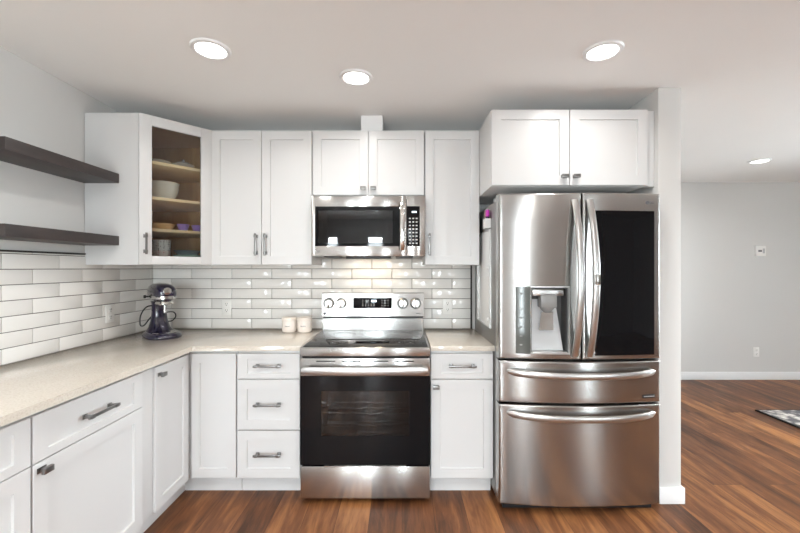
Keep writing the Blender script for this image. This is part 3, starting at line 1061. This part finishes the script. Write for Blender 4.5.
text_part('LG', 0.017, 'lettering', M['markgrey'], mw, (-0.331, -0.0005, 0.030))
v = MB()
v.box(-0.15, 0.15, 0.01, 0.12, -0.016, 0.001, 0.003)
v.box(-0.30, -0.18, 0.03, 0.30, -0.008, 0.001, 0.002).box(0.18, 0.30, 0.03, 0.30, -0.008, 0.001, 0.002)
v.build('vent_grille', M['blackplastic'], mw)
for x in (-0.09, 0.09):
    MB().box(x - 0.035, x + 0.035, 0.2, 0.25, -0.004, 0.001).build('hood_lamp', M['hoodlens'], mw)

# ---------------------------------------------------------------- refrigerator
FX, FY = 1.005, 2.13
fg = thing('refrigerator', 'stainless french-door refrigerator with dark glass panel and two bottom drawers', 'refrigerator', (FX, FY, 0))
fw = 0.457
BUL = 0.036
def arc(x):
    return BUL * (x / fw) ** 2
MB().box(-fw + 0.006, fw - 0.006, 0.115, 0.78, 0.03, 1.775, 0.004).build('body', M['steelside'], fg)
MB().box(-fw + 0.03, fw - 0.03, 0.07, 0.4, 0.004, 0.05).build('base_grille', M['blackplastic'], fg)
for s in (-1, 1):
    MB().box(s * 0.40 - 0.045, s * 0.40 + 0.045, 0.075, 0.22, 1.776, 1.80, 0.006).build('hinge_cover', M['lightgrey'], fg)
ER = 0.012
def edge(d):
    return ER - math.sqrt(max(0.0, ER * ER - (ER - d) ** 2)) if d < ER else 0.0
def samples(a, b, extra=(), n=16):
    s = {round(a + (b - a) * i / n, 5) for i in range(n + 1)}
    for d in (0.0, 0.001, 0.003, 0.006, 0.009, 0.012):
        s.add(round(a + d, 5))
        s.add(round(b - d, 5))
    for e in extra:
        s.add(round(e, 5))
    return sorted(s)
def fridge_front(name, x0, x1, z0, z1, hole=None, parent=fg):
    ex = hole[:2] if hole else ()
    ez = hole[2:] if hole else ()
    xs = samples(x0, x1, ex)
    zs = samples(z0, z1, ez, 6)
    def fy(x, z):
        return arc(x) + max(edge(min(x - x0, x1 - x)), edge(min(z - z0, z1 - z)))
    hi = None
    if hole:
        hi = (xs.index(round(hole[0], 5)), xs.index(round(hole[1], 5)), zs.index(round(hole[2], 5)), zs.index(round(hole[3], 5)))
    return MB().slab(xs, zs, fy, 0.105, hi).build(name, M['steelv'], parent, angle=30)
hx0, hx1, hz0, hz1 = -0.282, -0.078, 0.905, 1.272
ld = fridge_front('left_door', -fw, -0.006, 0.868, 1.800, (hx0, hx1, hz0, hz1))
rd = fridge_front('right_door', 0.0, fw, 0.868, 1.800)
md = fridge_front('middle_drawer', -fw, fw, 0.622, 0.858)
bd = fridge_front('bottom_drawer', -fw, fw, 0.045, 0.612)
# dispenser: control strip, recess liner, nozzle, paddle, tray
cs = MB()
sx0, sx1 = -0.366, -0.286
xs = [sx0 + (sx1 - sx0) * i / 6 for i in range(7)]
cs.slab(xs, [0.9, 1.276], lambda x, z: arc(x) - 0.004, 0.04)
o = cs.build('dispenser_controls', M['smokegrey'], ld)
mk = MB()
for zz in (0.95, 1.0, 1.05, 1.10, 1.15, 1.235):
    mk.box(-0.345, -0.331, arc(-0.34) - 0.0055, arc(-0.34) - 0.002, zz - 0.004, zz + 0.004)
mk.build('button_marks', M['faintprint'], o)
ln = MB()
ln.box(hx0, hx1, 0.088, 0.1, hz0, hz1)
ln.box(hx0, hx0 + 0.006, 0.022, 0.088, hz0, hz1).box(hx1 - 0.006, hx1, 0.012, 0.088, hz0, hz1)
ln.box(hx0 + 0.006, hx1 - 0.006, 0.015, 0.088, hz1 - 0.008, hz1)
rc = ln.build('dispenser_recess', M['darkgrey'], ld)
# light grey sloping back plate, trapezoid
pl = MB().loft([[(-0.272, 0.085, 1.20), (-0.122, 0.085, 1.20), (-0.122, 0.087, 1.20), (-0.272, 0.087, 1.20)],
                [(-0.272, 0.040, 0.914), (-0.092, 0.040, 0.914), (-0.092, 0.087, 0.914), (-0.272, 0.087, 0.914)]])
o = pl.build('back_plate', M['lightgrey'], rc)
MB().box(-0.276, -0.084, 0.004, 0.087, hz0, hz0 + 0.008, 0.002).build('drip_tray', M['satin'], rc)
MB().box(-0.270, -0.092, 0.028, 0.085, 1.222, 1.262, 0.006).build('nozzle_shelf', M['satin'], rc)
nz_ = MB()
nz_.box(-0.226, -0.134, 0.015, 0.08, 1.155, 1.232, 0.008)
nz_.lathe([(0.018, 0), (0.036, 0.02), (0.038, 0.03), (0, 0.03)], 24, Matrix.Translation((-0.18, 0.05, 1.128)))
nz_.build('nozzle', M['midgrey'], rc)
pd = MB().loft([[(-0.213, 0.044, 1.13), (-0.147, 0.044, 1.13), (-0.147, 0.050, 1.13), (-0.213, 0.050, 1.13)],
                [(-0.232, 0.030, 1.03), (-0.150, 0.030, 1.03), (-0.150, 0.036, 1.03), (-0.232, 0.036, 1.03)]])
pd.build('paddle', M['chrome'], rc)
fm = MB()
for (a0, a1, c0, c1) in ((hx0 - 0.004, hx1 + 0.006, hz1 - 0.001, hz1 + 0.006), (hx0 - 0.004, hx1 + 0.006, hz0 - 0.006, hz0 + 0.001), (hx1 - 0.001, hx1 + 0.006, hz0, hz1)):
    xs = [a0 + (a1 - a0) * i / 6 for i in range(7)]
    fm.slab(xs, [c0, c1], lambda x, z: arc(x) - 0.003, 0.03)
fm.build('bezel', M['satin'], rc)
# glass panel on the right door
xs = [0.070 + (0.416 - 0.070) * i / 12 for i in range(13)]
gp = MB().slab(xs, [0.893, 1.30, 1.700], lambda x, z: arc(x) - 0.003, 0.05).build('glass_panel', M['blackglass'], rd)
# vertical bowed handles
def door_handle(parent, xc, lean):
    rings = []
    n = 32
    for i in range(n + 1):
        s = i / n
        z = 0.885 + 0.875 * s
        k = math.sin(PI * s) ** 0.85
        x = xc + lean * (1 - k) * 1.0
        y = arc(xc) - 0.004 - 0.078 * k
        wd = 0.0185
        ring = []
        for q in range(14):
            a = 2 * PI * q / 14
            ca, sa = math.cos(a), math.sin(a)
            ring.append((x + wd * math.copysign(abs(ca) ** 0.75, ca), y + 0.011 * math.copysign(abs(sa) ** 0.75, sa), z))
        rings.append(ring)
    return MB().loft(rings).build('handle', M['satin'], parent, angle=50)
door_handle(ld, -0.046, 0.0)
hr = door_handle(rd, 0.036, 0.0)
MB().box(0.022, 0.050, -0.096, -0.075, 1.29, 1.345, 0.002).build('latch_button', M['steel'], hr)
# drawer handles
def drawer_handle(parent, zc):
    rings = []
    n = 36
    x0_, x1_ = -0.415, 0.415
    for i in range(n + 1):
        s = i / n
        x = x0_ + (x1_ - x0_) * s
        k = 1 - (2 * s - 1) ** 6
        e = 0.35 + 0.65 * min(1, min(s, 1 - s) / 0.03)
        y = arc(x) - 0.006 - 0.04 * k
        z = zc - 0.014 * (1 - (2 * s - 1) ** 2) + 0.005
        ring = []
        for q in range(14):
            a = 2 * PI * q / 14
            ca, sa = math.cos(a), math.sin(a)
            ring.append((x, y + 0.010 * math.copysign(abs(ca) ** 0.75, ca), z + 0.019 * e * math.copysign(abs(sa) ** 0.75, sa)))
        rings.append(ring)
    return MB().loft(rings).build('handle', M['satin'], parent, angle=50)
drawer_handle(md, 0.796)
drawer_handle(bd, 0.562)
xs = [0.345 + 0.075 * i / 4 for i in range(5)]
bg_ = MB().slab(xs, [0.650, 0.668], lambda x, z: arc(x) - 0.002, 0.05).build('badge', M['blackplastic'], md)
mk = MB()
for i in range(6):
    x = 0.353 + i * 0.011
    mk.box(x, x + 0.007, arc(x) - 0.0028, arc(x) + 0.004, 0.657, 0.661)
mk.build('lettering', M['mark'], bg_)
MB().cyl(0.010, 0.003, 24, Matrix.Translation((0.375, arc(0.375) + 0.001, 1.748)) @ Matrix.Rotation(R(90), 4, 'X')).build('logo_mark', M['markgrey'], rd)
text_part('LG', 0.02, 'lettering', M['markgrey'], rd, (0.402, arc(0.402) - 0.001, 1.748), (R(90), 0, math.atan(2 * BUL * 0.402 / fw ** 2)))

# things held on the fridge side (its left side is the plane x = FX - fw + .006)
SX = FX - fw + 0.006
mb_ = thing('memo_board', 'glossy white magnetic memo board stuck on the fridge side', 'memo board', (SX, 2.55, 1.01))
MB().box(-0.006, 0, -0.16, 0.24, 0, 0.607, 0.001).build('panel', M['board'], mb_)
fr = MB()
fr.box(-0.009, 0, -0.166, -0.16, -0.006, 0.613).box(-0.009, 0, 0.24, 0.246, -0.006, 0.613)
fr.box(-0.009, 0, -0.16, 0.24, -0.006, 0.0).box(-0.009, 0, -0.16, 0.24, 0.607, 0.613)
fr.build('frame', M['satin'], mb_)
tag(MB().cyl(0.012, 0.008, 20, Matrix.Translation((SX - 0.006, 2.44, 1.38)) @ Matrix.Rotation(R(-90), 4, 'Y'), 0.002).build('magnet', M['whiteplastic']),
    'small round white magnet halfway up the memo board', 'magnet', 'magnets')
tag(MB().cyl(0.012, 0.008, 20, Matrix.Translation((SX - 0.006, 2.43, 1.055)) @ Matrix.Rotation(R(-90), 4, 'Y'), 0.002).build('magnet', M['whiteplastic']),
    'small round white magnet low on the memo board', 'magnet', 'magnets')
mc = thing('marker_cup', 'small white plastic marker holder stuck high on the fridge side', 'holder', (SX, 2.42, 1.63))
MB().box(-0.034, -0.0305, -0.03, 0.04, 0, 0.06, 0.001).box(-0.004, 0, -0.03, 0.04, 0, 0.06, 0.001).box(-0.0305, -0.004, -0.03, 0.04, 0, 0.004)\
    .box(-0.0305, -0.004, -0.03, -0.0265, 0.004, 0.06).box(-0.0305, -0.004, 0.0365, 0.04, 0.004, 0.06).build('cup', M['whiteplastic'], mc)
for y, mt, lb in ((2.404, 'violet', 'violet and magenta marker standing in the white holder, nearer the front'), (2.445, 'pinkgrey', 'dusty pink marker standing in the white holder, nearer the wall')):
    mk_ = thing('marker', lb, 'marker', (SX - 0.017, y, 1.6345))
    MB().cyl(0.0095, 0.068, 18, None, 0.002).build('barrel', M[mt], mk_)
    MB().cyl(0.0115, 0.042, 18, Matrix.Translation((0, 0, 0.0685)), 0.002).build('cap', M['magenta' if mt == 'violet' else 'pinkgrey'], mk_)

# ---------------------------------------------------------------- stand mixer
mx = thing('stand_mixer', 'dark indigo stand mixer in the countertop corner', 'mixer', (-1.645, 2.62, CT), R(-47))
# local +x is the front of the mixer
def oval(cx, cz, rx_, rz_, x=None, n=24, e=1.0):
    pts = []
    for q in range(n):
        a = 2 * PI * q / n
        ca, sa = math.cos(a), math.sin(a)
        pts.append((cx, rx_ * math.copysign(abs(ca) ** e, ca), cz + rz_ * math.copysign(abs(sa) ** e, sa)))
    return pts
def plan(cx, rx_, ry, z, n=28, e=0.8):
    pts = []
    for q in range(n):
        a = 2 * PI * q / n
        ca, sa = math.cos(a), math.sin(a)
        pts.append((cx + rx_ * math.copysign(abs(ca) ** e, ca), ry * math.copysign(abs(sa) ** e, sa), z))
    return pts
b = MB()
b.loft([plan(0.02, 0.165, 0.108, 0.0), plan(0.02, 0.168, 0.110, 0.008), plan(0.02, 0.163, 0.106, 0.024), plan(0.018, 0.150, 0.095, 0.032)])
b.loft([plan(-0.06, 0.078, 0.084, 0.028), plan(-0.068, 0.064, 0.066, 0.055), plan(-0.074, 0.054, 0.051, 0.10), plan(-0.077, 0.048, 0.044, 0.16), plan(-0.075, 0.050, 0.045, 0.215), plan(-0.07, 0.055, 0.052, 0.238)])
b.build('base', M['indigo'], mx, angle=60)
prof = [(-0.175, 0.018, 0.02), (-0.170, 0.036, 0.036), (-0.155, 0.053, 0.052), (-0.12, 0.065, 0.062), (-0.05, 0.071, 0.067), (0.03, 0.071, 0.067),
        (0.10, 0.067, 0.063), (0.14, 0.060, 0.056), (0.162, 0.048, 0.045), (0.172, 0.032, 0.030), (0.175, 0.014, 0.014)]
rings = []
for x, ry, rz_ in prof:
    ring = []
    for q in range(28):
        a = 2 * PI * q / 28
        ca, sa = math.cos(a), math.sin(a)
        zz = 0.297 + (rz_ if sa > 0 else rz_ * 0.92) * math.copysign(abs(sa) ** 0.85, sa)
        ring.append((x, ry * math.copysign(abs(ca) ** 0.85, ca), zz))
    rings.append(ring)
MB().loft(rings).build('motor_head', M['indigo'], mx, angle=70)
# chrome band around the lower head
rings = []
for zz, gsc in ((0.262, 1.0), (0.262, 1.025), (0.281, 1.025), (0.281, 1.0)):
    ring = []
    for q in range(40):
        a = 2 * PI * q / 40
        ca, sa = math.cos(a), math.sin(a)
        ring.append((0.0 + 0.172 * gsc * math.copysign(abs(ca) ** 0.7, ca), 0.070 * gsc * math.copysign(abs(sa) ** 0.7, sa), zz))
    rings.append(ring)
MB().loft(rings).build('trim_band', M['chrome'], mx)
MB().lathe([(0, 0), (0.026, 0), (0.026, 0.012), (0.02, 0.018), (0, 0.020)], 28, Matrix.Translation((0.158, 0, 0.312)) @ Matrix.Rotation(R(90), 4, 'Y')).build('hub_cap', M['chrome'], mx)
b = MB().cyl(0.036, 0.03, 28, Matrix.Translation((0.09, 0, 0.218)), 0.004)
b.lathe([(0, 0), (0.052, 0), (0.055, 0.004), (0.05, 0.018), (0, 0.02)], 28, Matrix.Translation((0.09, 0, 0.226)))
b.build('planetary_ring', M['chrome'], mx)
MB().cyl(0.008, 0.06, 16, Matrix.Translation((0.105, 0, 0.165)), 0.002).build('beater_shaft', M['chrome'], mx)
MB().lathe([(0, 0), (0.068, 0), (0.070, 0.004), (0.062, 0.008), (0.045, 0.006), (0, 0.006)], 32, Matrix.Translation((0.09, 0, 0.0325))).build('bowl_plate', M['chrome'], mx)
MB().lathe([(0, 0), (0.006, 0), (0.006, 0.012), (0.011, 0.014), (0.011, 0.026), (0, 0.028)], 16, Matrix.Translation((-0.03, -0.072, 0.272)) @ Matrix.Rotation(R(90), 4, 'X')).build('speed_knob', M['blackplastic'], mx)
def bez(p, n=20):
    out = []
    for i in range(len(p) - 1):
        p0, p1, p2, p3 = p[max(i - 1, 0)], p[i], p[i + 1], p[min(i + 2, len(p) - 1)]
        for k in range(n):
            t_ = k / n
            out.append(tuple(0.5 * ((2 * p1[c]) + (-p0[c] + p2[c]) * t_ + (2 * p0[c] - 5 * p1[c] + 4 * p2[c] - p3[c]) * t_ ** 2 + (-p0[c] + 3 * p1[c] - 3 * p2[c] + p3[c]) * t_ ** 3) for c in range(3)))
    out.append(p[-1])
    return out
# cord loops out behind and back to the foot
MB().tube(bez([(-0.12, -0.01, 0.20), (-0.12, -0.065, 0.195), (-0.12, -0.10, 0.14), (-0.11, -0.105, 0.075), (-0.10, -0.085, 0.07), (-0.10, -0.055, 0.11), (-0.115, -0.02, 0.15)], 10), 0.0045, 8).build('cord', M['rubber'], mx)
MB().tube(bez([(-0.10, 0.04, 0.15), (-0.09, 0.09, 0.15), (-0.085, 0.105, 0.12), (-0.09, 0.085, 0.09), (-0.09, 0.06, 0.085)], 8), 0.004, 8).build('cord', M['rubber'], mx)

# ---------------------------------------------------------------- canisters
for x, lb in ((-0.824, 'cream ceramic lidded canister, the one farther from the range'), (-0.711, 'cream ceramic lidded canister right beside the range')):
    c = thing('canister', lb, 'canister', (x, 2.80, CT), 0, 'cream canisters')
    MB().lathe([(0, 0), (0.044, 0), (0.050, 0.006), (0.052, 0.02), (0.052, 0.080), (0.050, 0.084), (0, 0.084)], 40).build('jar', M['ceramic'], c)
    MB().lathe([(0.047, 0.0845), (0.053, 0.0855), (0.0535, 0.100), (0.050, 0.106), (0, 0.108), ], 40).build('lid', M['ceramiclid'], c)
    s = []
    for i in range(40):
        u = (i / 39 - 0.5) * 0.7
        s.append((0.0522 * math.sin(u), -0.0522 * math.cos(u), 0.046 + 0.0035 * math.sin(i * 1.1)))
    MB().tube(s, 0.0008, 5).build('lettering', M['markgrey'], c)

# ---------------------------------------------------------------- outlets and thermostat
def outlet(label, loc, rotz):
    t = thing('wall_outlet', label, 'outlet', loc, rotz, 'wall outlets')
    MB().box(-0.036, 0.036, -0.006, 0, -0.058, 0.058, 0.0025).build('cover_plate', M['plate'], t)
    for s in (-1, 1):
        r_ = MB().box(-0.017, 0.017, -0.0085, -0.005, s * 0.024 - 0.015, s * 0.024 + 0.015, 0.002).build('receptacle', M['plate'], t)
        MB().box(-0.0075, -0.0050, -0.0092, -0.008, s * 0.024 - 0.002, s * 0.024 + 0.009).box(0.0050, 0.0075, -0.0092, -0.008, s * 0.024 - 0.002, s * 0.024 + 0.009)\
            .box(-0.0025, 0.0025, -0.0092, -0.008, s * 0.024 - 0.011, s * 0.024 - 0.006).build('slots', M['slot'], r_)
    return t
yb = YB - TT - 0.003
outlet('white wall outlet on the tile between the mixer and canisters', ((227 - 402) / F_PX * yb, yb, 1.079), 0)
outlet('white wall outlet on the tile between range and fridge', ((447.5 - 402) / F_PX * yb, yb, 1.085), 0)
outlet('white wall outlet on the left tile wall beside the mixer', (XL + TT + 0.003, 2.50, 1.083), R(90))
outlet('white wall outlet low on the grey wall of the next room', ((756 - 402) / F_PX * YF, YF, CAM_Z - 84 / F_PX * YF), 0)
th = thing('thermostat', 'small square white thermostat high on the grey wall of the next room', 'thermostat', ((759.5 - 402) / F_PX * YF, YF, CAM_Z + 17 / F_PX * YF))
MB().box(-0.062, 0.062, -0.022, 0, -0.062, 0.062, 0.005).build('case', M['plate'], th)
MB().box(-0.035, 0.01, -0.0235, -0.02, -0.012, 0.012, 0.001).build('screen', M['markgrey'], th)
MB().box(0.02, 0.045, -0.0245, -0.02, -0.03, 0.03, 0.001).build('buttons', M['lightgrey'], th)

# ---------------------------------------------------------------- rug
rgx0, rgx1, rgy0, rgy1 = 3.42, 5.0, 1.3, 3.70
ru = thing('area_rug', 'grey and white patterned area rug with black edge on the wood floor', 'rug', (rgx0, rgy0, 0))
MB().box(0.012, rgx1 - rgx0 - 0.012, 0.012, rgy1 - rgy0 - 0.012, 0.0005, 0.0125, 0.002).build('pile', M['rug'], ru)
b = MB()
w, l = rgx1 - rgx0, rgy1 - rgy0
b.box(0, w, 0, 0.012, 0, 0.014, 0.003).box(0, w, l - 0.012, l, 0, 0.012, 0.003).box(-0.012, 0.012, 0, l, 0, 0.014, 0.003).box(w - 0.012, w + 0.012, 0, l, 0, 0.014, 0.003)
b.build('binding', M['rugedge'], ru)
